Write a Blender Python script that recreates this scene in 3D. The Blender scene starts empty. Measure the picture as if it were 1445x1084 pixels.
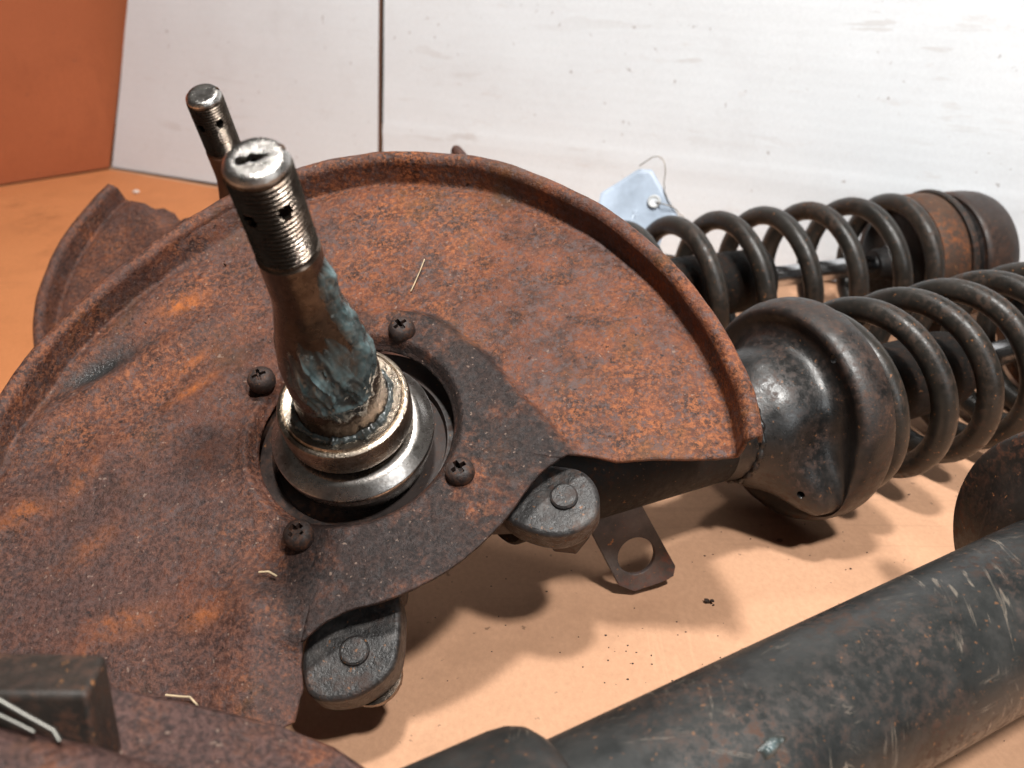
import bpy, bmesh, math, random
import numpy as np
from mathutils import Vector, noise as mnoise

random.seed(7)
rng = np.random.default_rng(7)
SC = bpy.context.scene
COL = SC.collection
U = 0.01                      # all lengths below are centimetres
R_ = math.radians

# ------------------------------------------------------------------ camera
cam = bpy.data.cameras.new("camera")
cam.sensor_width = 36.0
cam.lens = 32.387
cam.clip_start = 0.005
cam.clip_end = 50.0
cam.dof.use_dof = True
cam.dof.focus_distance = 0.31
cam.dof.aperture_fstop = 14.5
camo = bpy.data.objects.new("camera", cam)
camo.location = (0, 0, 24 * U)
camo.rotation_euler = (R_(90 - 28), 0, 0)
COL.objects.link(camo)
SC.camera = camo

# ------------------------------------------------------------------ light
world = bpy.data.worlds.new("World")
SC.world = world
world.use_nodes = True
bg = world.node_tree.nodes["Background"]
bg.inputs[0].default_value = (1.0, 0.88, 0.78, 1)
bg.inputs[1].default_value = 0.05


def area(name, loc, target, power, size, size_y=None, color=(1, 1, 1)):
    l = bpy.data.lights.new(name, 'AREA')
    l.energy = power
    l.size = size * U
    if size_y:
        l.shape = 'RECTANGLE'
        l.size_y = size_y * U
    l.color = color
    o = bpy.data.objects.new(name, l)
    o.location = Vector(loc) * U
    d = Vector(target) - Vector(loc)
    o.rotation_euler = d.to_track_quat('-Z', 'Y').to_euler()
    COL.objects.link(o)
    return o


area("ceiling_lamp_over", (0, 11, 105), (6, 32, 0), 10.0, 8, 8, (1.0, 0.97, 0.93))
area("ceiling_lamp_front", (26, -18, 98), (6, 32, 0), 11.0, 8, 8, (1.0, 0.97, 0.93))
area("ceiling_lamp_back", (0, 68, 105), (6, 32, 0), 2.0, 8, 8, (1.0, 0.965, 0.92))
area("fill_light", (60, -52, 50), (22, 60, 8), 3.0, 36, 36, (0.95, 0.98, 1.0))  # added soft fill from front right to brighten the panels, no window there

SC.cycles.max_bounces = 5
SC.cycles.diffuse_bounces = 3
SC.cycles.glossy_bounces = 3
SC.cycles.caustics_reflective = False
SC.cycles.caustics_refractive = False
SC.cycles.use_adaptive_sampling = True
SC.cycles.adaptive_threshold = 0.02
SC.cycles.use_denoising = True

SC.view_settings.view_transform = 'Standard'
SC.view_settings.look = 'None'
SC.view_settings.exposure = 0.0
SC.view_settings.gamma = 1.0
SC.view_settings.use_curve_mapping = False


# ------------------------------------------------------------------ materials
class NT:
    def __init__(s, name):
        s.m = bpy.data.materials.new(name)
        s.m.use_nodes = True
        s.t = s.m.node_tree
        s.b = s.t.nodes["Principled BSDF"]
        s.tc = s.n('ShaderNodeTexCoord')

    def n(s, typ, **kw):
        nd = s.t.nodes.new(typ)
        for k, v in kw.items():
            if k in nd.inputs:
                nd.inputs[k].default_value = v
            else:
                setattr(nd, k, v)
        return nd

    def l(s, a, b):
        s.t.links.new(a, b)

    def noise(s, scale, detail=5, rough=0.6, stretch=None, dist=0.0, off=0.0):
        nd = s.n('ShaderNodeTexNoise')
        nd.inputs['Scale'].default_value = scale
        nd.inputs['Detail'].default_value = detail
        nd.inputs['Roughness'].default_value = rough
        nd.inputs['Distortion'].default_value = dist
        mp = s.n('ShaderNodeMapping')
        mp.inputs['Location'].default_value = (off, off * 1.7, off * 0.6)
        if stretch:
            mp.inputs['Scale'].default_value = stretch[:3]
            if len(stretch) > 3:
                mp.inputs['Rotation'].default_value = stretch[3:]
        s.l(s.tc.outputs['Object'], mp.inputs['Vector'])
        s.l(mp.outputs['Vector'], nd.inputs['Vector'])
        return nd.outputs['Fac']

    def ramp(s, fac, lo, hi):
        mr = s.n('ShaderNodeMapRange')
        mr.inputs['From Min'].default_value = lo
        mr.inputs['From Max'].default_value = hi
        s.l(fac, mr.inputs['Value'])
        return mr.outputs['Result']

    def attr(s, name):
        a = s.n('ShaderNodeAttribute')
        a.attribute_name = name
        return a.outputs['Fac']

    def mul(s, a, b, op='MULTIPLY'):
        m = s.n('ShaderNodeMath')
        m.operation = op
        for i, v in enumerate((a, b)):
            if isinstance(v, (int, float)):
                m.inputs[i].default_value = v
            else:
                s.l(v, m.inputs[i])
        return m.outputs[0]

    def mix(s, fac, a, b):
        mx = s.n('ShaderNodeMix')
        mx.data_type = 'RGBA'
        if isinstance(fac, (int, float)):
            mx.inputs[0].default_value = fac
        else:
            s.l(fac, mx.inputs[0])
        for i, v in ((6, a), (7, b)):
            if isinstance(v, tuple):
                mx.inputs[i].default_value = (*v, 1)
            else:
                s.l(v, mx.inputs[i])
        return mx.outputs[2]

    def mixf(s, fac, a, b):
        mx = s.n('ShaderNodeMix')
        mx.data_type = 'FLOAT'
        if isinstance(fac, (int, float)):
            mx.inputs[0].default_value = fac
        else:
            s.l(fac, mx.inputs[0])
        for i, v in ((2, a), (3, b)):
            if isinstance(v, (int, float)):
                mx.inputs[i].default_value = v
            else:
                s.l(v, mx.inputs[i])
        return mx.outputs[0]

    def bump(s, items):
        prev = None
        for h, strength, dist in items:
            b = s.n('ShaderNodeBump')
            b.inputs['Strength'].default_value = strength
            b.inputs['Distance'].default_value = dist * U
            s.l(h, b.inputs['Height'])
            if prev is not None:
                s.l(prev, b.inputs['Normal'])
            prev = b.outputs['Normal']
        s.l(prev, s.b.inputs['Normal'])

    def out(s, color=None, rough=None, metal=None, spec=None, coat=None):
        for k, v in (('Base Color', color), ('Roughness', rough), ('Metallic', metal), ('Specular IOR Level', spec), ('Coat Weight', coat)):
            if v is None:
                continue
            if isinstance(v, tuple):
                s.b.inputs[k].default_value = (*v, 1)
            elif isinstance(v, (int, float)):
                s.b.inputs[k].default_value = v
            else:
                s.l(v, s.b.inputs[k])
        return s.m


def mat_rust_sheet():
    m = NT("rusted_sheet_steel")
    big = m.noise(16, 4, 0.55, off=1.3)
    mid = m.noise(85, 4, 0.7, off=4.1)
    fine = m.noise(620, 4, 0.75, off=2.2)
    grit = m.noise(1500, 3, 0.7, off=7.7)
    dark = (0.034, 0.013, 0.008)
    red = (0.150, 0.047, 0.023)
    org = (0.330, 0.112, 0.043)
    c = m.mix(m.ramp(mid, 0.38, 0.62), dark, red)
    c = m.mix(m.mul(m.ramp(fine, 0.45, 0.62), m.ramp(big, 0.30, 0.60)), c, org)
    och = m.noise(38, 5, 0.65, off=9.4)
    c = m.mix(m.mul(m.ramp(och, 0.56, 0.72), 0.55), c, (0.115, 0.055, 0.018))
    # purple grey mill scale flecks
    gr = m.noise(330, 5, 0.8, off=11.0)
    c = m.mix(m.mul(m.ramp(gr, 0.52, 0.60), 0.75), c, (0.098, 0.066, 0.063))
    pw = m.noise(30, 4, 0.65, off=51.0)
    c = m.mix(m.mul(m.mul(m.ramp(pw, 0.44, 0.60), 0.72), m.ramp(m.noise(500, 4, 0.75, off=52.0), 0.36, 0.56)), c, m.mix(m.ramp(gr, 0.4, 0.62), (0.038, 0.024, 0.022), (0.100, 0.072, 0.068)))
    # the hub seat is greyer, its rust is thin
    hub = m.attr("hub")
    pat = m.noise(60, 4, 0.7, off=13.0)
    hubm = m.mul(hub, m.ramp(pat, 0.24, 0.50))
    gcol = m.mix(m.ramp(fine, 0.35, 0.7), (0.006, 0.005, 0.005), (0.030, 0.024, 0.0235))
    c = m.mix(m.mul(hubm, 0.92), c, gcol)
    # fresh orange scrapes and stains
    scr = m.mul(m.attr("scrape"), m.ramp(m.noise(300, 4, 0.7, off=3.0), 0.36, 0.56))
    c = m.mix(scr, c, (0.46, 0.13, 0.024))
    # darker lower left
    c = m.mix(m.mul(m.attr("dark_zone"), m.ramp(m.noise(55, 4, 0.75, off=21.0), 0.30, 0.52)), c, m.mix(m.ramp(fine, 0.4, 0.62), (0.026, 0.0140, 0.0125), (0.100, 0.052, 0.044)))
    oil = m.attr("oil")
    c = m.mix(oil, c, (0.030, 0.030, 0.030))
    # pale dust specks and black pits
    sp = m.ramp(m.noise(620, 2, 0.5, off=31.0), 0.685, 0.74)
    c = m.mix(m.mul(sp, 0.6), c, (0.26, 0.18, 0.14))
    pit = m.ramp(m.noise(330, 3, 0.6, off=41.0), 0.34, 0.28)
    c = m.mix(m.mul(pit, 0.85), c, (0.014, 0.008, 0.007))
    r = m.mixf(m.ramp(fine, 0.3, 0.7), 0.42, 0.75)
    r = m.mixf(hub, r, m.mixf(m.ramp(gr, 0.4, 0.62), 0.72, 0.46))
    r = m.mixf(oil, r, 0.16)
    m.bump([(mid, 0.40, 0.10), (fine, 0.85, 0.07), (grit, 0.6, 0.03)])
    return m.out(c, r, 0.0, 0.32)


def mat_dark_metal(name, base, base2, rustamt=0.3, edge=False, spec=0.4, rust=(0.16, 0.055, 0.02), rough=(0.3, 0.55), scale=1.0, coat=0.0, dust=0.0, grit=0.25, scratches=False):
    m = NT(name)
    a = m.noise(45 * scale, 4, 0.65, off=2.0)
    f = m.noise(340 * scale, 4, 0.75, off=5.0)
    g = m.noise(1100 * scale, 3, 0.7, off=8.0)
    c = m.mix(m.ramp(a, 0.35, 0.65), base, base2)
    if dust > 0:
        d = m.noise(75 * scale, 4, 0.75, off=15.0)
        c = m.mix(m.mul(m.ramp(d, 0.50, 0.68), dust), c, (0.17, 0.155, 0.145))
    rm = m.mul(m.ramp(m.noise(28 * scale, 5, 0.6, off=10.0), 0.42, 0.66), m.ramp(f, 0.47, 0.62))
    c = m.mix(m.mul(rm, rustamt), c, rust)
    if edge:
        ea = m.attr('edge')
        em = m.mul(ea, m.ramp(m.noise(70, 5, 0.7, off=12.0), 0.40, 0.62))
        c = m.mix(m.mul(em, 0.8), c, m.mix(m.ramp(f, 0.4, 0.65), (0.020, 0.013, 0.010), (0.085, 0.036, 0.018)))
        rm = m.mul(rm, 1.0, 'MULTIPLY')
        rm = m.mul(rm, em, 'MAXIMUM')
    sp = m.ramp(m.noise(520 * scale, 3, 0.6, off=25.0), 0.655, 0.72)
    c = m.mix(m.mul(sp, min(1.0, rustamt * 1.6)), c, (0.30, 0.13, 0.05))
    if scratches:
        for k, (st, of) in enumerate((((14, 1.2, 1, 0.3, 0.2, 0.9), 3.0), ((1.5, 18, 3, 0.5, 0.1, 0.2), 6.0), ((2, 2, 20, 0.9, 0.5, 0.4), 16.0))):
            s_ = m.noise(26, 3, 0.55, stretch=st, off=of, dist=0.6)
            band = m.mul(m.ramp(s_, 0.585, 0.60), m.ramp(s_, 0.625, 0.61))
            gate = m.ramp(m.noise(30, 3, 0.5, off=of + 40), 0.54, 0.64)
            c = m.mix(m.mul(m.mul(band, gate), 0.7), c, (0.26, 0.215, 0.17))
    r = m.mixf(m.ramp(f, 0.3, 0.7), rough[0], rough[1])
    r = m.mixf(rm, r, 0.8)
    m.bump([(a, 0.12, 0.1), (f, grit, 0.04), (g, grit, 0.018)])
    return m.out(c, r, 0.0, spec, coat)


def mat_bare_steel(name, base, base2, rough=(0.2, 0.45), stain=0.4, metal=1.0, grit=0.2, ring=False):
    m = NT(name)
    a = m.noise(90, 4, 0.7, off=2.5)
    f = m.noise(600, 5, 0.7, off=6.0)
    c = m.mix(m.ramp(f, 0.3, 0.7), base, base2)
    c = m.mix(m.mul(m.ramp(a, 0.45, 0.65), stain), c, (0.075, 0.045, 0.028))
    pit = m.ramp(m.noise(900, 2, 0.5, off=14.0), 0.66, 0.72)
    c = m.mix(m.mul(pit, stain), c, (0.03, 0.018, 0.012))
    r = m.mixf(m.ramp(a, 0.35, 0.65), rough[0], rough[1])
    m.bump([(a, 0.1, 0.05), (f, grit, 0.03)])
    return m.out(c, r, metal, 0.5)


def mat_cardboard(name, col, col2, flute=None, white=False, gain=1.0):
    m = NT(name)
    big = m.noise(5.5, 4, 0.6, off=3.3)
    fib = m.noise(520, 4, 0.7, stretch=(1, 0.75, 1, 0, 0, 0.4), off=1.0)
    fib2 = m.noise(1600, 2, 0.6, off=9.0)
    c = m.mix(m.ramp(big, 0.3, 0.7), col, col2)
    k = 0.88 if white else 0.82
    c = m.mix(m.mul(m.ramp(fib, 0.35, 0.7), 0.5), c, tuple(v * k for v in col2))
    st = m.noise(22, 4, 0.7, off=17.0)
    c = m.mix(m.mul(m.ramp(st, 0.54, 0.74), 0.12 if white else 0.34), c, (0.40, 0.37, 0.36) if white else tuple(v * 0.62 for v in col2))
    sp = m.ramp(m.noise(190, 3, 0.55, off=27.0), 0.700, 0.745)
    c = m.mix(m.mul(sp, 0.55), c, (0.22, 0.17, 0.15) if white else (0.09, 0.05, 0.03))
    if white:
        # scuffed spots where the white liner is rubbed
        sm = m.noise(60, 5, 0.7, stretch=(0.35, 0.35, 1.6), off=33.0)
        c = m.mix(m.mul(m.ramp(sm, 0.62, 0.74), 0.28), c, (0.47, 0.40, 0.36))
    if not white:
        oilm = m.mul(m.ramp(m.noise(13, 4, 0.6, off=61.0), 0.60, 0.70), m.ramp(m.noise(90, 4, 0.7, off=62.0), 0.35, 0.6))
        c = m.mix(m.mul(oilm, 0.45), c, tuple(v * 0.45 for v in col2))
        for st_, of_ in (((0.25, 5.0, 1, 0, 0, 0.5), 71.0), ((5.0, 0.3, 1, 0, 0, 0.35), 72.0)):
            ln = m.noise(16, 3, 0.5, stretch=st_, off=of_, dist=0.4)
            lm = m.mul(m.ramp(ln, 0.585, 0.60), m.ramp(ln, 0.63, 0.612))
            lm = m.mul(lm, m.ramp(m.noise(9, 2, 0.5, off=of_ + 3), 0.50, 0.60))
            c = m.mix(m.mul(lm, 0.15), c, tuple(min(1.0, v * 1.25) for v in col) if of_ > 71.5 else tuple(v * 0.6 for v in col2))
    else:
        sc_ = m.noise(24, 4, 0.6, stretch=(0.5, 0.5, 4.0), off=81.0, dist=0.5)
        sm2 = m.mul(m.ramp(sc_, 0.61, 0.63), m.ramp(m.noise(7, 2, 0.5, off=82.0), 0.50, 0.62))
        c = m.mix(m.mul(sm2, 0.30), c, (0.42, 0.37, 0.34))
    items = [(big, 0.25, 0.4), (fib, 0.14, 0.02), (fib2, 0.10, 0.01)]
    if flute:
        w = m.n('ShaderNodeTexWave')
        w.wave_type = 'BANDS'
        w.bands_direction = flute[0]
        w.inputs['Scale'].default_value = flute[1]
        w.inputs['Distortion'].default_value = 0.6
        w.inputs['Detail'].default_value = 1.0
        m.l(m.tc.outputs['Object'], w.inputs['Vector'])
        items.append((w.outputs['Fac'], flute[2], 0.03))
    m.bump(items)
    return m.out(c, 0.78 if not white else 0.62, 0.0, 0.3)


M = {}
M['rust'] = mat_rust_sheet()
M['hub_iron'] = mat_dark_metal('oily_cast_iron', (0.012, 0.008, 0.007), (0.030, 0.020, 0.017), 0.35, rough=(0.40, 0.7))
M['lug_iron'] = mat_dark_metal('grey_cast_iron', (0.013, 0.0125, 0.0125), (0.040, 0.037, 0.036), 0.4, rough=(0.28, 0.55), dust=0.42, grit=1.0)
M['black_paint'] = mat_dark_metal('black_gloss_paint', (0.010, 0.010, 0.010), (0.024, 0.023, 0.022), 0.38, rough=(0.20, 0.42), dust=0.10, grit=0.22)
M['perch_paint'] = mat_dark_metal('black_perch_paint', (0.006, 0.006, 0.006), (0.013, 0.0125, 0.012), 0.25, True, 0.6, rough=(0.26, 0.44), dust=0.05, grit=0.35)
M['flange_paint'] = mat_dark_metal('rusty_black_paint', (0.012, 0.011, 0.010), (0.030, 0.024, 0.020), 0.75, rust=(0.13, 0.045, 0.02), rough=(0.35, 0.6), grit=0.3)
M['tube_paint'] = mat_dark_metal('scratched_black_tube_paint', (0.010, 0.0115, 0.0115), (0.027, 0.028, 0.027), 0.30, rough=(0.30, 0.45), dust=0.09, grit=0.15, scratches=True)
M['spring'] = mat_dark_metal('spring_steel', (0.012, 0.0108, 0.0092), (0.025, 0.022, 0.0185), 0.42, rust=(0.11, 0.05, 0.025), rough=(0.27, 0.45), dust=0.06, grit=0.25)
M['rubber'] = mat_dark_metal('black_rubber', (0.006, 0.006, 0.006), (0.012, 0.011, 0.011), 0.1, rough=(0.35, 0.6), grit=0.1)
M['shade_black'] = mat_dark_metal('shade_black_paint', (0.005, 0.0045, 0.004), (0.011, 0.0095, 0.0085), 0.2, False, 0.2, rough=(0.5, 0.75), grit=0.2)  # black paint darkened and dulled to hold the shade under the shield
M['rust_ring'] = mat_dark_metal('rusty_seat_ring', (0.032, 0.020, 0.015), (0.075, 0.036, 0.018), 0.75, rust=(0.25, 0.075, 0.02), rough=(0.5, 0.8), grit=0.5)
M['cap'] = mat_dark_metal('brown_cap_paint', (0.019, 0.0125, 0.0105), (0.036, 0.024, 0.0195), 0.5, rough=(0.35, 0.55), grit=0.15)
M['screw'] = mat_dark_metal('rusted_screw', (0.016, 0.011, 0.010), (0.040, 0.028, 0.025), 0.5, rough=(0.4, 0.7), scale=1.6, grit=0.8)
M['shaft'] = mat_bare_steel('heat_browned_steel', (0.070, 0.052, 0.040), (0.15, 0.112, 0.085), (0.16, 0.36), 0.7, metal=0.85)
M['thread'] = mat_bare_steel('oily_thread_steel', (0.10, 0.08, 0.065), (0.26, 0.22, 0.185), (0.16, 0.32), 0.7, metal=0.95, grit=0.4)
M['tip'] = mat_bare_steel('bright_tip_steel', (0.46, 0.44, 0.42), (0.70, 0.68, 0.65), (0.20, 0.36), 0.35, grit=0.9)
M['collar'] = mat_bare_steel('worn_collar_steel', (0.30, 0.24, 0.18), (0.62, 0.54, 0.45), (0.20, 0.38), 0.62, grit=1.0)
M['ring'] = mat_bare_steel('polished_ring_steel', (0.50, 0.47, 0.44), (0.70, 0.67, 0.64), (0.20, 0.36), 0.55, grit=0.25)
M['chrome'] = mat_bare_steel('chrome_rod', (0.55, 0.56, 0.58), (0.66, 0.67, 0.68), (0.14, 0.24), 0.10, grit=0.03)
M['shaft_rust'] = mat_dark_metal('rusty_spindle_steel', (0.050, 0.026, 0.017), (0.105, 0.050, 0.030), 0.5, rough=(0.35, 0.6), grit=0.4)
M['floor'] = mat_cardboard('kraft_cardboard', (0.64, 0.372, 0.232), (0.57, 0.318, 0.190), ('X', 30, 0.015))
M['kraft_warm_light'] = mat_cardboard('warm_light_kraft_cardboard', (0.60, 0.235, 0.092), (0.53, 0.200, 0.074), ('Y', 30, 0.02))  # orange tone carries the warmer, dimmer light of the left floor
M['kraft_flap'] = mat_cardboard('warm_shade_kraft_flap', (0.37, 0.105, 0.040), (0.31, 0.085, 0.032), ('Z', 30, 0.06))  # brown board, darkened and warmed in colour for the shaded left corner
M['white'] = mat_cardboard('white_faced_cardboard', (0.735, 0.775, 0.81), (0.69, 0.725, 0.76), ('Z', 42, 0.10), white=True)
M['kraft_edge'] = mat_cardboard('kraft_cut_edge', (0.20, 0.075, 0.035), (0.15, 0.055, 0.025))


def simple(name, col, rough=0.5, metal=0.0, scale=200, var=0.25, bump=0.2, spec=0.5, trans=0.0):
    m = NT(name)
    a = m.noise(scale, 5, 0.65)
    c = m.mix(m.ramp(a, 0.35, 0.65), tuple(v * (1 - var) for v in col), tuple(min(1, v * (1 + var)) for v in col))
    m.bump([(a, bump, 0.04)])
    m.out(c, rough, metal, spec)
    if trans:
        m.b.inputs['Transmission Weight'].default_value = trans
    return m.m


def mat_grease():
    m = NT('blue_green_grease')
    a = m.noise(120, 5, 0.65, off=2.0)
    f = m.noise(420, 5, 0.7, off=5.0)
    t = m.attr('thick')
    c = m.mix(m.ramp(a, 0.35, 0.65), (0.030, 0.048, 0.050), (0.125, 0.182, 0.190))
    c = m.mix(m.ramp(t, 0.0, 0.55), (0.030, 0.024, 0.019), c)
    c = m.mix(m.mul(m.ramp(f, 0.60, 0.70), 0.5), c, (0.26, 0.33, 0.34))
    m.bump([(a, 0.35, 0.08), (f, 0.22, 0.03)])
    m.out(c, 0.16, 0.0, 0.6)
    return m.m


M['grease'] = mat_grease()
M['tag'] = simple('pale_blue_tag', (0.44, 0.52, 0.63), 0.42, 0.0, 55, 0.16, 0.10)
M['eyelet'] = simple('tag_eyelet', (0.55, 0.56, 0.56), 0.4, 0.0, 200, 0.1)
M['wire'] = simple('thin_steel_wire', (0.32, 0.28, 0.24), 0.35, 0.9, 200, 0.3)
M['clip'] = simple('bright_clip_wire', (0.17, 0.165, 0.15), 0.45, 1.0, 200, 0.08, 0.05)
M['straw'] = simple('dry_straw', (0.46, 0.35, 0.22), 0.7, 0, 300, 0.3)
M['grit'] = simple('dark_grit', (0.035, 0.022, 0.016), 0.8, 0, 300, 0.4)
M['crumb'] = simple('pale_crumb', (0.70, 0.64, 0.58), 0.8, 0, 300, 0.2)


# ------------------------------------------------------------------ mesh helpers
def unit(v):
    v = np.array(v, float)
    return v / np.linalg.norm(v)


def frame(d, hint=(0, 0, 1)):
    d = unit(d)
    a = np.cross(hint, d)
    if np.linalg.norm(a) < 1e-4:
        a = np.cross((0, 1, 0), d)
    a = unit(a)
    return a, np.cross(d, a), d


class MB:
    def __init__(s):
        s.v = []
        s.f = []
        s.att = {}

    def add(s, verts, faces):
        k = len(s.v)
        s.v += [tuple(map(float, p)) for p in verts]
        s.f += [tuple(i + k for i in f) for f in faces]
        return s

    def lathe(s, O, d, prof, seg=64, cap=(True, True), hint=(0, 0, 1), rfun=None):
        """prof: (station along d, radius)."""
        O = np.array(O, float)
        a, b, d = frame(d, hint)
        V, F = [], []
        for (t, r) in prof:
            for j in range(seg):
                p = 2 * math.pi * j / seg
                rr = r if rfun is None else rfun(t, r, p)
                V.append(O + d * t + a * rr * math.cos(p) + b * rr * math.sin(p))
        for i in range(len(prof) - 1):
            for j in range(seg):
                k = (j + 1) % seg
                F.append((i * seg + j, i * seg + k, (i + 1) * seg + k, (i + 1) * seg + j))
        if cap[0]:
            F.append(tuple(reversed(range(seg))))
        if cap[1]:
            F.append(tuple((len(prof) - 1) * seg + j for j in range(seg)))
        return s.add(V, F)

    def sweep(s, pts, rad, seg=12, closed_ends=True):
        pts = [np.array(p, float) for p in pts]
        n = len(pts)
        V, F = [], []
        prevA = None
        for i, p in enumerate(pts):
            t = unit(pts[min(i + 1, n - 1)] - pts[max(i - 1, 0)])
            if prevA is None:
                a, b, _ = frame(t)
            else:
                a = prevA - t * (prevA @ t)
                a = unit(a)
                b = np.cross(t, a)
            prevA = a
            r = rad(i / (n - 1)) if callable(rad) else rad
            for j in range(seg):
                q = 2 * math.pi * j / seg
                V.append(p + r * (a * math.cos(q) + b * math.sin(q)))
        for i in range(n - 1):
            for j in range(seg):
                k = (j + 1) % seg
                F.append((i * seg + j, i * seg + k, (i + 1) * seg + k, (i + 1) * seg + j))
        if closed_ends:
            F.append(tuple(reversed(range(seg))))
            F.append(tuple((n - 1) * seg + j for j in range(seg)))
        return s.add(V, F)

    def prism(s, poly3, off):
        """poly3: list of 3d points (planar), extruded by vector off."""
        n = len(poly3)
        P = [np.array(p, float) for p in poly3]
        V = P + [p + np.array(off, float) for p in P]
        F = [tuple(range(n)), tuple(reversed(range(n, 2 * n)))]
        for i in range(n):
            k = (i + 1) % n
            F.append((i, i + n, k + n, k))
        return s.add(V, F)


def build(name, mb, mat, parent=None, angle=35, bevel=None, solid=None, mats=None, subsurf=0, flat=False, weld=False):
    loc = np.array(parent['base_cm']) if parent is not None and 'base_cm' in parent else np.zeros(3)
    me = bpy.data.meshes.new(name)
    V = (np.array(mb.v) - loc) * U
    me.from_pydata(V.tolist(), [], mb.f)
    for k, vals in mb.att.items():
        at = me.attributes.new(k, 'FLOAT', 'POINT')
        at.data.foreach_set('value', np.array(vals, dtype=np.float32))
    bm = bmesh.new()
    bm.from_mesh(me)
    if weld:
        bmesh.ops.remove_doubles(bm, verts=bm.verts, dist=4e-6)
    bmesh.ops.recalc_face_normals(bm, faces=bm.faces)
    bm.to_mesh(me)
    bm.free()
    me.polygons.foreach_set('use_smooth', [not flat] * len(me.polygons))
    if not flat:
        me.set_sharp_from_angle(angle=R_(angle))
    me.materials.append(M[mat])
    for x in (mats or []):
        me.materials.append(M[x])
    o = bpy.data.objects.new(name, me)
    COL.objects.link(o)
    if parent is not None:
        o.parent = parent
        o['base_cm'] = [float(x) for x in loc]
    if solid:
        md = o.modifiers.new('thick', 'SOLIDIFY')
        md.thickness = solid * U
        md.offset = -1
    if bevel:
        md = o.modifiers.new('bev', 'BEVEL')
        md.width = bevel * U
        md.segments = 3
        md.limit_method = 'ANGLE'
        md.angle_limit = R_(40)
        md.harden_normals = False
    if subsurf:
        md = o.modifiers.new('sub', 'SUBSURF')
        md.levels = md.render_levels = subsurf
    return o


def cut(o, cutters, angle=35):
    """boolean difference with closed cutter meshes, baked into the mesh."""
    tmp = []
    for mb in cutters:
        c = build('cutter', mb, 'grit')
        c.location = -Vector(o['base_cm']) * U if 'base_cm' in o else (0, 0, 0)
        c.location = Vector((0, 0, 0))
        tmp.append(c)
        md = o.modifiers.new('cut', 'BOOLEAN')
        md.operation = 'DIFFERENCE'
        md.object = c
        md.solver = 'EXACT'
    dg = bpy.context.evaluated_depsgraph_get()
    dg.update()
    me = bpy.data.meshes.new_from_object(o.evaluated_get(dg))
    o.modifiers.clear()
    o.data = me
    me.polygons.foreach_set('use_smooth', [True] * len(me.polygons))
    me.set_sharp_from_angle(angle=R_(angle))
    for c in tmp:
        bpy.data.objects.remove(c, do_unlink=True)
    return o


def thing(name, base, label, cat, group=None):
    o = bpy.data.objects.new(name, None)
    o.empty_display_size = 0.02
    o.location = Vector([float(x) for x in base]) * U
    o['base_cm'] = [float(x) for x in base]
    o['label'] = label
    o['category'] = cat
    if group:
        o['group'] = group
    COL.objects.link(o)
    return o


def tag(o, label, cat, group=None):
    o['label'] = label
    o['category'] = cat
    if group:
        o['group'] = group
    return o


def fbm(x, y, z=0.0, oct_=4):
    return mnoise.fractal(Vector((x, y, z)), 1.0, 2.0, oct_)


def smooth(a, b, x):
    t = min(1.0, max(0.0, (x - a) / (b - a)))
    return t * t * (3 - 2 * t)


# ------------------------------------------------------------------ setting: cardboard floor and panels
def make_floor():
    mb = MB()
    xs = np.concatenate([np.linspace(-60, -45, 4), np.linspace(-44, 40, 150), np.linspace(42, 62, 6)])
    ys = np.concatenate([np.linspace(-14, 8, 6), np.linspace(9, 95, 150), np.linspace(96, 112, 4)])
    V = []
    for y in ys:
        for x in xs:
            h = 0.10 * fbm(x * 0.09, y * 0.09, 2.0) - 0.07 * abs(fbm(x * 0.16, y * 0.16, 6.0, 3)) * smooth(4, 14, x)
            # two old fold lines pressed into the board
            d1 = (y - 83.0) * 0.90 + (x + 30) * 0.43 + 9.0
            h += 0.16 * math.exp(-(d1 / 0.45) ** 2)
            d2 = (y - 26.0) * 0.42 - (x - 4) * 0.90 + 3.0
            h += -0.05 * math.exp(-(d2 / 0.3) ** 2)
            # torn scuff by the spring seat
            q = math.hypot((x - 6.6) / 1.2, (y - 32.6) / 0.7)
            if q < 1:
                h += 0.16 * (1 - q) * abs(fbm(x * 2.2, y * 2.2, 5))
            V.append((x, y, h - 0.16))
    nx = len(xs)
    F = [(j * nx + i, j * nx + i + 1, (j + 1) * nx + i + 1, (j + 1) * nx + i) for j in range(len(ys) - 1) for i in range(nx - 1)]
    mb.add(V, F)
    o = build('cardboard_floor', mb, 'floor', angle=80)
    o['kind'] = 'structure'
    o['label'] = 'brown kraft cardboard sheet under all the parts'
    return o


floor_o = make_floor()

W0 = np.array([-39.8, 90.86, 0.0])
WD = unit((0.8985, -0.439, 0))
WP = np.array([-WD[1], WD[0], 0])
LEAN = R_(8)
WU = np.array([0, 0, 1]) * math.cos(LEAN) + WP * math.sin(LEAN)
WN = np.cross(WD, WU)          # towards the camera
if WN[1] > 0:
    WN = -WN


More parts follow.
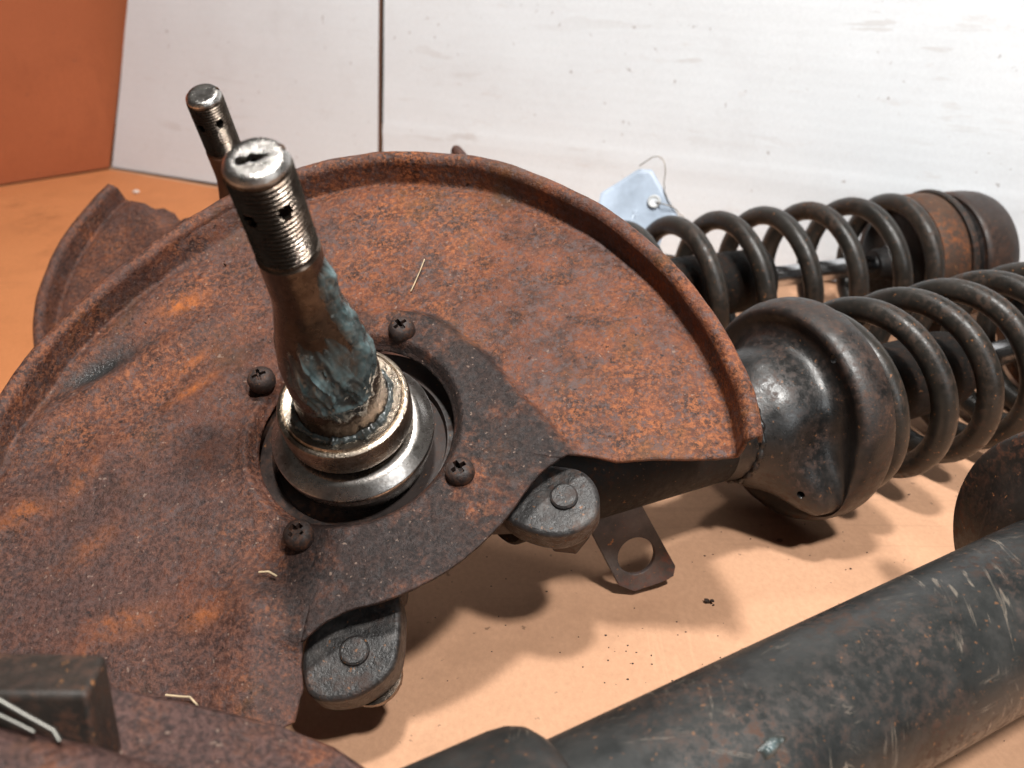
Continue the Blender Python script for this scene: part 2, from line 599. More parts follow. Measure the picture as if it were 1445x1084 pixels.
def panel(name, poly, mat, label, crease=None, origin=W0, ud=WD, vd=WU, nn=WN, thick=0.4, nxy=(60, 30), warp=0.12, seed=0.0, edge_mat='kraft_edge'):
    """poly: four corners (along, up): bottom-left, bottom-right, top-right, top-left."""
    mb = MB()
    V = []
    nx, ny = nxy
    bl, br, tr, tl = [np.array(p, float) for p in poly]
    for j in range(ny + 1):
        for i in range(nx + 1):
            u, v = i / nx, j / ny
            p = (bl * (1 - u) + br * u) * (1 - v) + (tl * (1 - u) + tr * u) * v
            h = warp * fbm(p[0] * 0.06, p[1] * 0.09, 7 + seed)
            if crease:
                h += 0.10 * math.exp(-((p[1] - crease) / 0.22) ** 2)
                h += 0.012 * abs(p[1] - crease)
            V.append(origin + ud * p[0] + vd * p[1] + nn * h)
    n1 = len(V)
    V2 = [p - nn * thick for p in V]
    idx = lambda i, j: j * (nx + 1) + i
    F = []
    for j in range(ny):
        for i in range(nx):
            F.append((idx(i, j), idx(i + 1, j), idx(i + 1, j + 1), idx(i, j + 1)))
    nf = len(F)
    F += [tuple(k + n1 for k in reversed(f)) for f in F[:nf]]
    border = [idx(i, 0) for i in range(nx)] + [idx(nx, j) for j in range(ny)] + [idx(i, ny) for i in range(nx, 0, -1)] + [idx(0, j) for j in range(ny, 0, -1)]
    for k in range(len(border)):
        a, b = border[k], border[(k + 1) % len(border)]
        F.append((a, a + n1, b + n1, b))
    mb.add(V + V2, F)
    o = build(name, mb, mat, angle=40, mats=[edge_mat])
    for p in o.data.polygons:
        if p.index >= nf:
            p.material_index = 1
    tag(o, label, 'cardboard panel')
    return o


panel('cardboard_sheet', [(0.15, 0.1), (31.4, 0.1), (31.3, 44), (11.2, 44)], 'white',
      'white faced cardboard panel left of the brown seam', seed=1.0, nxy=(40, 30))
panel('cardboard_sheet', [(31.95, 0.1), (98, 0.1), (98, 44), (31.85, 44)], 'white',
      'wide white faced cardboard panel with a low horizontal crease behind the coil springs', crease=6.7, seed=4.0, nxy=(80, 60))
FD = unit((-0.78, -0.62, 0))
FP = np.array([FD[1], -FD[0], 0])
FU = unit(np.array([0.10, 0.10, 1.0]))
FN = np.cross(FU, FD)
if FN[0] < 0:
    FN = -FN
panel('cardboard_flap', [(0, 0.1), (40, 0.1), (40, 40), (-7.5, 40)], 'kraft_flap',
      'brown cardboard flap standing at the far left corner, warm shade painted into its colour', origin=W0 + np.array([-0.1, -0.25, 0]), ud=FD, vd=FU, nn=FN, nxy=(40, 30), seed=9.0)


# left hand sheet laid over the floor, warmer light put into its orange
def make_left_sheet():
    mb = MB()
    nx, ny = 70, 90
    bl, br, tr, tl = np.array([-58, 30.]), np.array([-14, 30.]), np.array([-24, 83.0]), np.array([-39.9, 90.4])
    far_l = np.array([-58, 76.0])
    V = []
    for j in range(ny + 1):
        v = j / ny
        L = bl * (1 - v) + far_l * v
        Rr = br * (1 - v) + np.array([-26.0, 83.4]) * v
        for i in range(nx + 1):
            u = i / nx
            p = L * (1 - u) + Rr * u
            # pull the far edge out to the corner of the box
            far = v ** 6
            if u < 0.6:
                e = far_l * (1 - u / 0.6) + tl * (u / 0.6)
            else:
                e = tl * (1 - (u - 0.6) / 0.4) + np.array([-26.0, 83.4]) * ((u - 0.6) / 0.4)
            p = p * (1 - far) + e * far
            h = 0.05 + 0.10 * fbm(p[0] * 0.09, p[1] * 0.09, 2.0) - 0.16
            d1 = (p[1] - 83.0) * 0.90 + (p[0] + 30) * 0.43 + 9.0
            h += 0.22 * math.exp(-(d1 / 0.45) ** 2)
            d3 = (p[1] - 60.0) * 0.95 + (p[0] + 36) * 0.35
            h += 0.12 * math.exp(-(d3 / 0.35) ** 2)
            V.append((p[0], p[1], h + 0.05))
    F = [(j * (nx + 1) + i, j * (nx + 1) + i + 1, (j + 1) * (nx + 1) + i + 1, (j + 1) * (nx + 1) + i) for j in range(ny) for i in range(nx)]
    mb.add(V, F)
    o = build('floor_sheet', mb, 'kraft_warm_light', angle=80)
    o['kind'] = 'structure'
    o['label'] = 'cardboard sheet on the floor at left, warm light painted into its orange brown'


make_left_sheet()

# ------------------------------------------------------------------ the dust shield
N_AX = unit((-0.1, -0.55, 1.0))
E1 = unit(np.cross((0, 1, 0), N_AX))
E2 = np.cross(N_AX, E1)
HUB_F = np.array([-5.31, 26.63, 8.0])
HUB_R = np.array([-12.94, 47.13, 5.6])

RIM = [(-103, 14.2), (-98, 14.2), (-60, 13.8), (-7.9, 13.52), (-1.8, 13.45), (5.5, 13.22), (16.3, 12.95), (29.4, 12.74), (40, 12.68), (50.8, 12.65), (65.2, 12.67), (78.7, 12.66),
       (88, 12.68), (102.7, 12.48), (115.9, 12.26), (124.9, 12.10), (135.8, 11.98), (148.6, 12.12), (160, 12.48), (170.1, 12.78), (178, 13.1), (190, 13.7), (220, 14.2), (257, 14.2)]
T0 = [(6.15, -50), (6.2, -45), (6.28, -35), (6.41, -24.6), (7.05, -15.3), (7.6, -11.8), (8.2, -12.0), (8.75, -12.7), (9.8, -11.4), (11.4, -10.2), (12.6, -9.0), (12.9, -8.4), (12.95, -6.6), (13.7, -6.3)]
T1 = [(6.15, -52), (6.2, -70), (6.25, -86), (6.69, -93.7), (7.28, -99), (7.66, -99), (8.56, -97.4), (9.45, -97.8), (9.6, -100), (13.7, -103)]
HB = [(-60, 9), (-14, 7.6), (-10.8, 7.33), (-4.5, 6.7), (6.7, 5.83), (23, 5.3), (44, 5.13), (62.7, 5.2), (74.7, 5.09), (85, 5.0), (100, 5.0), (130, 5.4), (200, 6.6), (262, 7.5)]


def interp(tab, x):
    xs = [p[0] for p in tab]
    ys = [p[1] for p in tab]
    return float(np.interp(x, xs, ys))


OUTL = [(-99.0, 7.28), (-96.5, 6.95), (-93.7, 6.66), (-90, 6.42), (-86, 6.30), (-75, 6.27), (-67, 6.24), (-55, 6.21), (-45, 6.21), (-35, 6.28), (-29, 6.33), (-24.6, 6.42), (-20, 6.62), (-17.5, 6.82), (-15.3, 7.05)]


def shield_height(r, th, q):
    """height over the sheet plane at radius r, angle th, q = distance to the outer edge; and colour zones."""
    t = R_(th)
    x, y = r * math.cos(t), r * math.sin(t)
    tp_ = th % 360.0
    thn = tp_ if tp_ <= 257 else tp_ - 360
    h = 0.0
    # hub seat stands proud of the sheet
    if 262 <= tp_ <= 300:
        hb = 7.5 + 1.5 * (tp_ - 262) / 38.0
    else:
        hb = interp(HB, tp_ if tp_ < 262 else tp_ - 360)
    seat = 1 - smooth(hb - 0.26, hb + 0.20, r)
    strength = max(1 - smooth(85, 125, tp_), smooth(235, 268, tp_))
    h += 0.44 * seat * strength
    # the hub hole has a turned-in lip
    if r < 4.2:
        h += -0.42 * (1 - smooth(3.38, 3.72, r)) + 0.07 * math.exp(-((r - 3.80) / 0.13) ** 2)
    # rim: rolled half round bead round the edge, shallow trench inside it
    wide = 0.75 * math.exp(-((thn - 121) / 9.0) ** 2)
    if q < 2.6:
        br = 0.31
        if q < 2 * br:
            bead = 0.80 + br * math.sqrt(max(0.0, 1 - ((q - br) / br) ** 2))
            if q < 0.02:
                bead -= 0.30
        else:
            bead = 0.80 * (1 - smooth(2 * br - 0.05, 2 * br + 0.15 + 0.5 * wide, q))
        h += bead
        h += 0.10 * wide * (1 - smooth(0.9, 1.9 + wide, q))
        h += -0.10 * math.exp(-((q - 0.85 - wide) / 0.25) ** 2)
    # bends of the left part
    L1 = (-5.58, 5.28)
    ld = (-0.82, -0.57)
    s_ = (x - L1[0]) * (-ld[1]) + (y - L1[1]) * ld[0]
    along = (x - L1[0]) * ld[0] + (y - L1[1]) * ld[1]
    if 90 < tp_ < 215:
        g = smooth(-2.0, 1.0, along) * smooth(95, 120, tp_) * (1 - smooth(195, 215, tp_))
        h += 0.22 * g * math.exp(-(s_ / 0.55) ** 2)
        h += 0.16 * g * math.exp(-((s_ - 2.7) / 0.6) ** 2)
        h += 0.13 * g * math.exp(-((s_ + 2.3) / 0.8) ** 2)
    # struck dent with oil in it
    dx, dy = x + 9.7, y - 3.65
    da = dx * 0.86 + dy * 0.50
    db = -dx * 0.50 + dy * 0.86
    dq = (da / 1.35) ** 2 + (db / 0.42) ** 2
    h += -0.30 * math.exp(-dq * 0.9)
    # ridge beside the lower lug
    if 205 < tp_ < 275:
        ax = (x + 2.55) + (y + 6.9) * 0.06
        w = 1.3 if ax < 0 else 0.62
        h += 0.50 * math.exp(-(ax / w) ** 2) * smooth(5.0, 6.8, r) * (1 - smooth(9.0, 12.5, r)) * smooth(205, 222, tp_)
    # overall wobble of old sheet
    h += 0.12 * fbm(x * 0.22, y * 0.22, 3.1, 3) * smooth(3.6, 6.5, r)
    h += 0.022 * fbm(x * 1.6, y * 1.6, 5.1, 3)
    wob = 1 - smooth(hb - 1.6 * (1 - strength) - 0.3, hb + 0.25 + 0.8 * (1 - strength), r + 0.5 * fbm(x * 0.6, y * 0.6, 9.0, 3))
    hubz = wob * (0.35 + 0.65 * max(1 - smooth(60, 120, tp_), smooth(215, 260, tp_)))
    sc = 0.0
    for (cx, cy, ca, la, lb) in ((-6.11, 3.42, 0.75, 0.75, 0.20), (-5.82, 2.32, 0.62, 0.85, 0.17), (-11.0, -2.0, 0.5, 0.7, 0.4), (-8.2, -3.3, 0.9, 0.8, 0.35), (-7.0, 6.2, 0.4, 0.9, 0.3), (-9.3, -1.2, 1.1, 0.9, 0.25), (-4.4, -6.2, 0.3, 0.6, 0.3), (-6.4, -6.0, 0.2, 1.0, 0.5)):
        ex, ey = x - cx, y - cy
        pa = ex * math.cos(ca) + ey * math.sin(ca)
        pb = -ex * math.sin(ca) + ey * math.cos(ca)
        sc = max(sc, math.exp(-((pa / la) ** 2 + (pb / lb) ** 2)))
    oil = min(1.0, 1.15 * math.exp(-dq * 0.8))
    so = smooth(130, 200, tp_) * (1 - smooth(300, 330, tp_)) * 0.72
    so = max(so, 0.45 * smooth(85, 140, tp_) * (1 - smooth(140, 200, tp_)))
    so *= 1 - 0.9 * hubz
    return h, hubz, sc, oil, so


def shield(parent, hub, mirror=False, rot=0.0, extra0=0.0, nu=400, ng=110):
    V, F = [], []
    Z = [[], [], [], []]

    def put(r, th, q):
        h, a, b, c, d_ = shield_height(r, th, q)
        if mirror:
            b, c, d_ = 0.0, 0.0, 0.6
        for k, v in enumerate((a, b, c, d_)):
            Z[k].append(float(v))
        t2 = R_(-th + rot) if mirror else R_(th + rot)
        V.append(hub + E1 * r * math.cos(t2) + E2 * r * math.sin(t2) + N_AX * h)
        return len(V) - 1

    def grid(rows):
        for a, b in zip(rows[:-1], rows[1:]):
            for i in range(len(a) - 1):
                F.append((a[i], a[i + 1], b[i + 1], b[i]))
    A0, A1 = -15.3, 261.0
    sect = [A0 + (A1 - A0) * i / nu for i in range(nu + 1)]
    gap = [-99.0 + (A0 + 99.0) * i / ng for i in range(ng + 1)]
    base = list(np.linspace(3.38, 3.8, 7)) + list(np.linspace(3.95, 6.15, 16))
    # hub seat, all round
    grid([[put(r, th, 9) for th in sect] for r in base])
    grid([[put(r, th, 9) for th in gap] for r in base])
    # the seat's free edge in the open quarter
    grid([[put(6.15 + (interp(OUTL, th) + 0.012 * fbm(th * 0.4, 1.0) - 6.15) * k / 5, th, 9) for th in gap] for k in range(6)])
    # the big sheet
    rows = []
    spec = [('r', r) for r in (6.15, 6.3, 6.5, 6.7, 6.9, 7.1, 7.3, 7.6, 7.9, 8.2, 8.5, 8.8, 9.1, 9.4, 9.7, 10.0)]
    spec += [('q', q) for q in (2.2, 1.9, 1.7, 1.5, 1.35, 1.22, 1.12, 1.03, 0.96, 0.90, 0.85, 0.81, 0.78, 0.755, 0.73, 0.705, 0.68, 0.655, 0.635, 0.62, 0.61, 0.59, 0.54, 0.47, 0.39, 0.31, 0.23, 0.15, 0.09, 0.05, 0.022, 0.0)]
    for typ, val in spec:
        row = []
        for i in range(nu + 1):
            u = i / nu
            rr = val if typ == 'r' else 12.9 - val
            a0 = A0 if rr <= 7.05 else interp(T0, rr) + extra0
            a1 = A1 if rr <= 7.28 else interp(T1, rr) + 360
            th = a0 + (a1 - a0) * u
            if rr > 7.6 and u < 0.03:
                th += (1 - u / 0.03) * 0.20 * fbm(rr * 1.7, 3.0, 1.0)
            if rr > 7.6 and u > 0.97:
                th += (1 - (1 - u) / 0.03) * 0.9 * fbm(rr * 2.1, 9.0, 1.0)
            tn = th % 360.0
            tn = tn if tn <= 257 else tn - 360
            Rm = interp(RIM, tn) - 0.20 + 0.02 * fbm(th * 0.15, 2.0)
            if mirror and (tn > 172 or tn < -60):
                Rm = 12.75
            r = val if typ == 'r' else Rm - val
            row.append(put(r, th, Rm - r))
        rows.append(row)
    grid(rows)
    mb = MB().add(V, F)
    mb.att = {'hub': Z[0], 'scrape': Z[1], 'oil': Z[2], 'dark_zone': Z[3]}
    o = build('dust_shield', mb, 'rust', parent, angle=80, weld=True)
    # sheet faces the camera: thickness goes to the back
    nrm = sum((np.array(p.normal) for p in o.data.polygons[2000:2400]), np.zeros(3))
    if nrm @ N_AX < 0:
        o.data.flip_normals()
    md = o.modifiers.new('thick', 'SOLIDIFY')
    md.thickness = 0.13 * U
    md.offset = -1
    return o


# ------------------------------------------------------------------ spindle
def spindle(parent, hub, rear=False):
    d = unit(N_AX + 0.046 * E1)
    sh = MB().lathe(hub, d, [(-1.2, 1.9), (0.3, 1.9), (1.0, 1.72), (1.8, 1.60), (2.2, 1.50), (2.5, 1.45), (2.9, 1.43), (4.6, 1.42), (4.9, 1.38), (5.5, 1.26), (6.4, 1.08), (7.1, 0.93), (7.5, 0.87), (7.8, 0.85), (9.15, 0.84), (9.22, 0.78), (9.3, 0.74)], 72)
    o = build('spindle', sh, 'shaft_rust' if rear else 'shaft', parent, 30)
    prof = [(9.2, 0.70), (9.3, 0.79)]
    s = 9.34
    while s < 11.93:
        prof += [(s, 0.80), (s + 0.02, 0.815), (s + 0.075, 0.725), (s + 0.12, 0.80)]
        s += 0.142
    prof += [(12.06, 0.79), (12.08, 0.76), (12.10, 0.735)]
    th = MB().lathe(hub, d, prof, 72)
    to = build('threaded_end', th, 'thread', o, 60)
    a, b, _ = frame(d)
    cutters = []

    def radial(deg, s, r):
        q = R_(deg)
        v = a * math.cos(q) + b * math.sin(q)
        return MB().lathe(hub + d * s + v * 0.35, v, [(0, r), (0.7, r)], 20)
    angs = {k: R_(k) for k in range(0, 360, 5)}
    # directions given in shield axes: E1 right, E2 up-slope

    def radial_dir(v, s, r):
        v = unit(v - d * (v @ d))
        return MB().lathe(hub + d * s + v * 0.25, v, [(0, r), (0.9, r)], 20)
    cutters.append(radial_dir(0.62 * E1 - 0.78 * E2, 11.10, 0.20))
    cutters.append(radial_dir(-0.50 * E1 - 0.86 * E2, 10.95, 0.20))
    # keyway along the far right side
    kv = unit(0.86 * E1 + 0.50 * E2)
    kt = np.cross(d, kv)
    p0 = hub + d * 10.0 + kv * 0.60
    quad = [p0 + kt * 0.13, p0 - kt * 0.13, p0 - kt * 0.13 + kv * 0.5, p0 + kt * 0.13 + kv * 0.5]
    cutters.append(MB().prism(quad, d * 2.6))
    cut(to, cutters, 60)
    # bright turned end face
    tp = MB().lathe(hub, d, [(11.98, 0.60), (12.04, 0.77), (12.10, 0.785), (12.15, 0.77), (12.25, 0.675), (12.27, 0.66), (12.28, 0.5), (12.27, 0.3), (12.26, 0.12)], 64)
    te = build('end_face', tp, 'tip', o, 50)
    c2 = []
    if rear:
        c2.append(MB().lathe(hub + d * 12.30, d, [(0, 0.42), (0.05, 0.46), (0.3, 0.50)], 32))
    else:
        off = hub - E1 * 0.10 - E2 * 0.02
        V = []
        a_, b_, _ = frame(d)
        pr = []
        for j in range(26):
            q = 2 * math.pi * j / 26
            r = 0.235 * (1 + 0.35 * math.sin(2 * q + 0.6) + 0.18 * math.sin(5 * q))
            pr.append(off + d * 11.3 + E1 * r * 1.25 * math.cos(q) + E2 * r * 0.8 * math.sin(q))
        c2.append(MB().prism(pr, d * 1.6))
        cut(to, [MB().prism(pr, d * 1.6)], 60)
    c2.append(MB().prism([p + kv * 0.02 for p in quad], d * 2.6))
    cut(te, c2, 50)
    return o, d


def spindle_rings(sp, hub, d):
    col = MB().lathe(hub, d, [(0.9, 1.5), (0.95, 2.02), (1.05, 2.12), (1.20, 2.14), (1.92, 2.14), (2.02, 2.10), (2.05, 2.05), (2.07, 1.98), (2.04, 1.94), (2.13, 1.88), (2.08, 1.62), (1.9, 1.55)], 96, cap=(False, False))
    build('bearing_collar', col, 'collar', sp, 28)
    rg = MB().lathe(hub, d, [(-1.5, 2.4), (-0.2, 2.45), (-0.15, 2.68), (0.05, 2.71), (0.26, 2.73), (0.31, 2.70), (0.50, 2.34), (0.54, 2.30), (0.58, 2.10), (0.56, 1.9)], 96, cap=(False, False))
    build('seal_ring', rg, 'ring', sp, 45)


def grease(sp, hub, d):
    """smeared grease shell hugging the shaft, thick where it was pushed up."""
    prof = [(2.2, 1.50), (2.5, 1.45), (2.9, 1.43), (4.6, 1.42), (4.9, 1.38), (5.5, 1.26), (6.4, 1.08), (7.1, 0.93), (7.5, 0.87), (7.8, 0.85), (9.15, 0.84)]
    nl, na = 150, 200
    # angle 0 = E1 (right), 90 = E2 (far side); the camera sees -150..0
    V, A = [], []
    for i in range(nl + 1):
        s = 2.35 + (9.1 - 2.35) * i / nl
        r0 = interp(prof, s)
        for j in range(na + 1):
            q = R_(-185 + 250 * j / na)
            dg = math.degrees(q)
            n1 = fbm(dg * 0.035, s * 0.75, 1.0, 4)
            n2 = fbm(dg * 0.07 + s * 0.9, s * 0.5, 8.0, 3)
            # main smear on the front
            m1 = math.exp(-((dg + 88 + 6 * (s - 5)) / 42) ** 2 - ((s - 4.7) / 1.35) ** 2)
            # trail climbing the right hand side
            m2 = math.exp(-((dg + 12) / 30) ** 2) * smooth(9.0, 8.2, s) * smooth(3.2, 5.2, s)
            m3 = 0.35 * math.exp(-((dg + 170) / 18) ** 2 - ((s - 5.6) / 0.5) ** 2)
            k = 0.78 * m1 + 0.78 * m2 + m3
            th = k * 0.26 - 0.055 + 0.12 * n1 * k * 2 + 0.03 * n2
            # wiped flakes: a stepped ridge pattern running up the shaft
            ph = (dg * 0.030 + 0.9 * n2 + 0.35 * s)
            fl = (ph - math.floor(ph))
            th += 0.13 * m1 * (fl ** 4)
            # ragged lower lip
            lip = math.exp(-((s - 3.55 - 0.25 * math.sin(dg * 0.06) - 0.2 * n1) / 0.13) ** 2)
            th += 0.13 * lip * math.exp(-((dg + 85) / 45) ** 2)
            th = max(-0.04, min(0.34, th))
            A.append(max(0.0, th * 4.5))
            v = E1 * math.cos(q) + E2 * math.sin(q)
            v = unit(v - d * (v @ d))
            V.append(hub + d * s + v * (r0 + th))
    W = na + 1
    F = [(i * W + j, i * W + j + 1, (i + 1) * W + j + 1, (i + 1) * W + j) for i in range(nl) for j in range(na)]
    mb = MB().add(V, F)
    mb.att = {'thick': A}
    build('grease_smear', mb, 'grease', sp, 80)
    # ragged ring of old grease in the corner of the collar
    V, A = [], []
    nl, na = 14, 240
    for i in range(nl + 1):
        u = i / nl
        for j in range(na):
            q = 2 * math.pi * j / na
            w = 0.10 + 0.16 * abs(fbm(math.cos(q) * 3, math.sin(q) * 3, 2.0, 4))
            ang = math.pi / 2 * u
            rr = 1.50 + w * 1.25 * math.cos(ang)
            ss = 2.06 + w * 1.35 * math.sin(ang) + 0.03 * fbm(math.cos(q) * 9, math.sin(q) * 9, u * 4, 3)
            v = E1 * math.cos(q) + E2 * math.sin(q)
            v = unit(v - d * (v @ d))
            V.append(hub + d * ss + v * rr)
            A.append(0.15)
    F = [(i * na + j, i * na + (j + 1) % na, (i + 1) * na + (j + 1) % na, (i + 1) * na + j) for i in range(nl) for j in range(na)]
    mb = MB().add(V, F)
    mb.att = {'thick': A}
    build('grease_bead', mb, 'grease', sp, 80)


def screw(parent, hub, x, y, rotdeg, i):
    base = hub + E1 * x + E2 * y + N_AX * (0.20 if x < -2 else 0.34)
    h = MB().lathe(base, N_AX, [(-0.2, 0.30), (-0.02, 0.44), (0.10, 0.475), (0.34, 0.465), (0.47, 0.40), (0.54, 0.29), (0.56, 0.12)], 32)
    o = build('screw', h, 'screw', parent, 50)
    cs = []
    for k in range(2):
        q = R_(rotdeg + 90 * k)
        u = E1 * math.cos(q) + E2 * math.sin(q)
        w = -E1 * math.sin(q) + E2 * math.cos(q)
        c = base + N_AX * (0.28, 0.36, 0.30, 0.25)[i]
        wd = (1.0, 0.85, 1.5, 1.15)[i]
        quad = [c + u * 0.25 + w * (0.068 + 0.004 * k) * wd, c - u * 0.25 + w * (0.068 + 0.004 * k) * wd, c - u * 0.25 - w * (0.068 + 0.004 * k) * wd, c + u * 0.25 - w * (0.068 + 0.004 * k) * wd]
        cs.append(MB().prism(quad, N_AX * (0.5 + 0.02 * k)))
    cut(o, cs, 50)
    return o


# ------------------------------------------------------------------ strut: tube, perch, spring, rod, mount
def perch(parent, O, d, R=4.75):
    # pressed bowl opening to the spring: neck, dome, concave band, rolled flange
    lobe_dir = unit(np.array([0.46, -0.80, -0.60]))
    a, b, dd = frame(d)
    ldir = unit(lobe_dir - dd * (lobe_dir @ dd))
    lang = math.atan2(ldir @ b, ldir @ a)

    def rf(t, r, p):
        k = (p - lang + math.pi) % (2 * math.pi) - math.pi
        w = math.exp(-(k / 0.30) ** 2)
        m = smooth(-4.3, -2.7, t) * (1 - smooth(-0.9, -0.2, t))
        # soft shoulders press in either side of the spring pocket
        s_ = math.exp(-((abs(k) - 0.75) / 0.28) ** 2)
        return r + max(0.0, 4.66 - r) * 0.92 * w * m - 0.24 * s_ * m * (1 - smooth(3.6, 4.4, r))
    prof = [(-5.9, 2.01), (-5.4, 2.02), (-5.0, 2.08), (-4.7, 2.22), (-4.4, 2.46), (-4.0, 2.70), (-3.6, 2.86), (-3.2, 2.96), (-2.85, 3.02), (-2.55, 3.08), (-2.32, 3.16), (-2.15, 3.28), (-2.05, 3.44), (-2.00, 3.62), (-1.99, 3.80), (-2.02, 3.97), (-2.08, 4.12), (-2.10, 4.25), (-2.04, 4.38), (-1.90, 4.50), (-1.68, 4.60), (-1.38, 4.67), (-1.05, 4.70), (-0.75, 4.69), (-0.58, 4.64), (-0.54, 4.54), (-0.66, 4.44), (-1.2, 4.38), (-1.55, 4.2), (-1.65, 3.7), (-1.9, 3.0), (-2.6, 2.7), (-4.2, 2.1)]
    mb = MB().lathe(O, d, prof, 128, cap=(False, False), rfun=rf)
    ed = []
    for p in mb.v:
        c = np.array(p) - O
        t = c @ dd
        rr = np.linalg.norm(c - dd * t)
        low = smooth(0.2, -0.9, (c / np.linalg.norm(c))[2])
        ed.append(float(max(0.8 * smooth(4.15, 4.6, rr) * smooth(-3.0, -1.9, t), 0.35 * low)))
    mb.att = {'edge': ed}
    return build('spring_perch', mb, 'perch_paint', parent, 60)


def perch_holes(o, O, d, dirs):
    cs = []
    for (v, t, r, hr) in dirs:
        v = np.array(v, float)
        v = unit(v - d * (v @ d))
        ax = unit(v * 0.30 - d * 0.95) if r > 4 else unit(v * 0.9 - d * 0.4)
        c = O + d * t + v * r
        cs.append(MB().lathe(c - ax * 0.8, ax, [(0, hr), (1.6, hr)], 20))
    cut(o, cs, 50)


def strut(parent, O, d, tube_from, phase=0.0, ext=0.0):
    s_end = 17.7 + ext
    d = unit(d)
    O = np.array(O, float)
    tube = MB().lathe(O, d, [(tube_from, 1.9), (tube_from + 0.1, 2.0), (-5.0, 2.0), (-3.0, 1.80), (8.25 + ext, 1.80), (8.48 + ext, 1.76), (8.62 + ext, 1.66), (8.7 + ext, 1.5), (8.7 + ext, 0.7)], 64)
    build('strut_tube', tube, 'shade_black', parent, 30)
    a, b, _ = frame(d)
    pts = []
    r0 = 3.66
    n = 620
    turns = 0.45 + (s_end - 1.0) / 2.95 + 0.6
    for i in range(n + 1):
        u = i / n
        q = u * turns * 2 * math.pi
        # closed ends: pitch eases to almost nothing in the first and last turn
        e0 = 0.45 / turns
        e1 = 1 - 0.6 / turns
        if u < e0:
            s = -0.05 + 0.65 * (u / e0) ** 1.6
        elif u > e1:
            s = s_end - 0.45 * (1 - (u - e1) / (1 - e1)) ** 1.6 + 0.05
        else:
            s = 0.60 + (s_end - 0.4 - 0.60) * (u - e0) / (e1 - e0)
        q += -math.pi / 2 - turns * 2 * math.pi + phase
        pts.append(O + d * s + r0 * (a * math.cos(q) + b * math.sin(q)))
    build('coil_spring', MB().sweep(pts, 0.54, 18), 'spring', parent, 80)
    rod = MB().lathe(O, d, [(8.5, 0.62), (19.6 + ext, 0.62)], 32)
    build('piston_rod', rod, 'chrome', parent, 30)
    bump_ = MB().lathe(O + d * ext, d, [(16.2, 0.6), (16.25, 0.85), (16.6, 0.95), (17.2, 0.95), (17.4, 1.1), (18.9, 1.3), (19.4, 1.3)], 32)
    build('bump_stop', bump_, 'rubber', parent, 40)
    seat = MB().lathe(O + d * ext, d, [(18.0, 3.1), (17.95, 3.3), (18.15, 3.92), (18.35, 4.02), (19.5, 4.04), (19.9, 4.00), (20.0, 3.8), (19.95, 2.9), (19.8, 1.2)], 72)
    build('spring_seat', seat, 'rust_ring', parent, 35)
    pad = MB().lathe(O + d * ext, d, [(17.75, 0.8), (17.75, 3.0), (17.9, 3.28), (18.3, 3.3)], 48)
    build('seat_pad', pad, 'rubber', parent, 35)
    fl = MB().lathe(O + d * ext, d, [(20.02, 2.0), (20.02, 4.10), (20.10, 4.18), (20.22, 4.20), (20.34, 4.18), (20.40, 4.08), (20.5, 3.55), (20.5, 2.0)], 72)
    build('seat_flange', fl, 'flange_paint', parent, 35)
    neck = MB().lathe(O + d * ext, d, [(20.45, 3.62), (20.9, 3.58), (21.7, 3.52)], 64)
    build('mount_neck', neck, 'rubber', parent, 35)
    cp = MB().lathe(O + d * ext, d, [(21.3, 3.6), (21.28, 3.80), (21.4, 3.90), (21.7, 3.93), (22.7, 3.91), (23.3, 3.83), (23.7, 3.68), (23.95, 3.3), (24.05, 2.7), (24.05, 1.0)], 72)
    build('mount_cap', cp, 'cap', parent, 35)


# ------------------------------------------------------------------ front assembly
front = thing('strut_assembly', (-5.31, 26.63, 0), 'big rusty shield with grease smeared spindle in the middle, black perch and coil spring attached', 'car part', 'used front suspension struts')
shield(front, HUB_F)
sp, SD = spindle(front, HUB_F)
spindle_rings(sp, HUB_F, SD)
grease(sp, HUB_F, SD)
for i, (x, y, r) in enumerate([(1.65, 3.72, 35), (-3.28, 2.20, 20), (-1.44, -3.86, 50), (3.62, -2.13, 30)]):
    k = 1 if i in (0, 3, 2) else 0
    screw(front, HUB_F, x, y, r, i)
# knuckle seen in the hub hole and behind the shield
kn = MB().lathe(HUB_F, N_AX, [(-3.6, 2.6), (-2.6, 3.2), (-1.5, 3.9), (-0.95, 3.9), (-0.85, 3.4), (-0.80, 3.05), (-1.1, 2.95), (-1.15, 2.3)], 64)
build('knuckle', kn, 'hub_iron', front, 30)
OF = np.array([12.77, 34.11, 4.90])
DF = unit((0.87, 0.49, -0.05))
strut(front, OF, DF, -15.2, phase=-0.2)
po = perch(front, OF, DF)
perch_holes(po, OF, DF, [((0.25, -0.40, 0.75), -2.0, 4.02, 0.17), ((-0.3, -0.90, -0.30), -3.2, 2.95, 0.15)])
# weld bead round the neck
wb = []
a_, b_, _ = frame(DF)
for i in range(121):
    q = 2 * math.pi * i / 120
    rr = 2.12 + 0.04 * math.sin(q * 22) + 0.02 * math.sin(q * 41)
    wb.append(OF + DF * (-4.95 + 0.05 * math.sin(q * 3)) + rr * (a_ * math.cos(q) + b_ * math.sin(q)))
build('weld_bead', MB().sweep(wb, lambda u: 0.12 + 0.02 * math.sin(u * 140), 10), 'black_paint', front, 80)


def shp(hub, pts, h):
    return [hub + E1 * x + E2 * y + N_AX * h for x, y in pts]


def rounded(pts, n=3, it=2):
    P = [np.array(p, float) for p in pts]
    for _ in range(it):
        Q = []
        for i in range(len(P)):
            a, b = P[i], P[(i + 1) % len(P)]
            Q += [a * 0.75 + b * 0.25, a * 0.25 + b * 0.75]
        P = Q
    return P


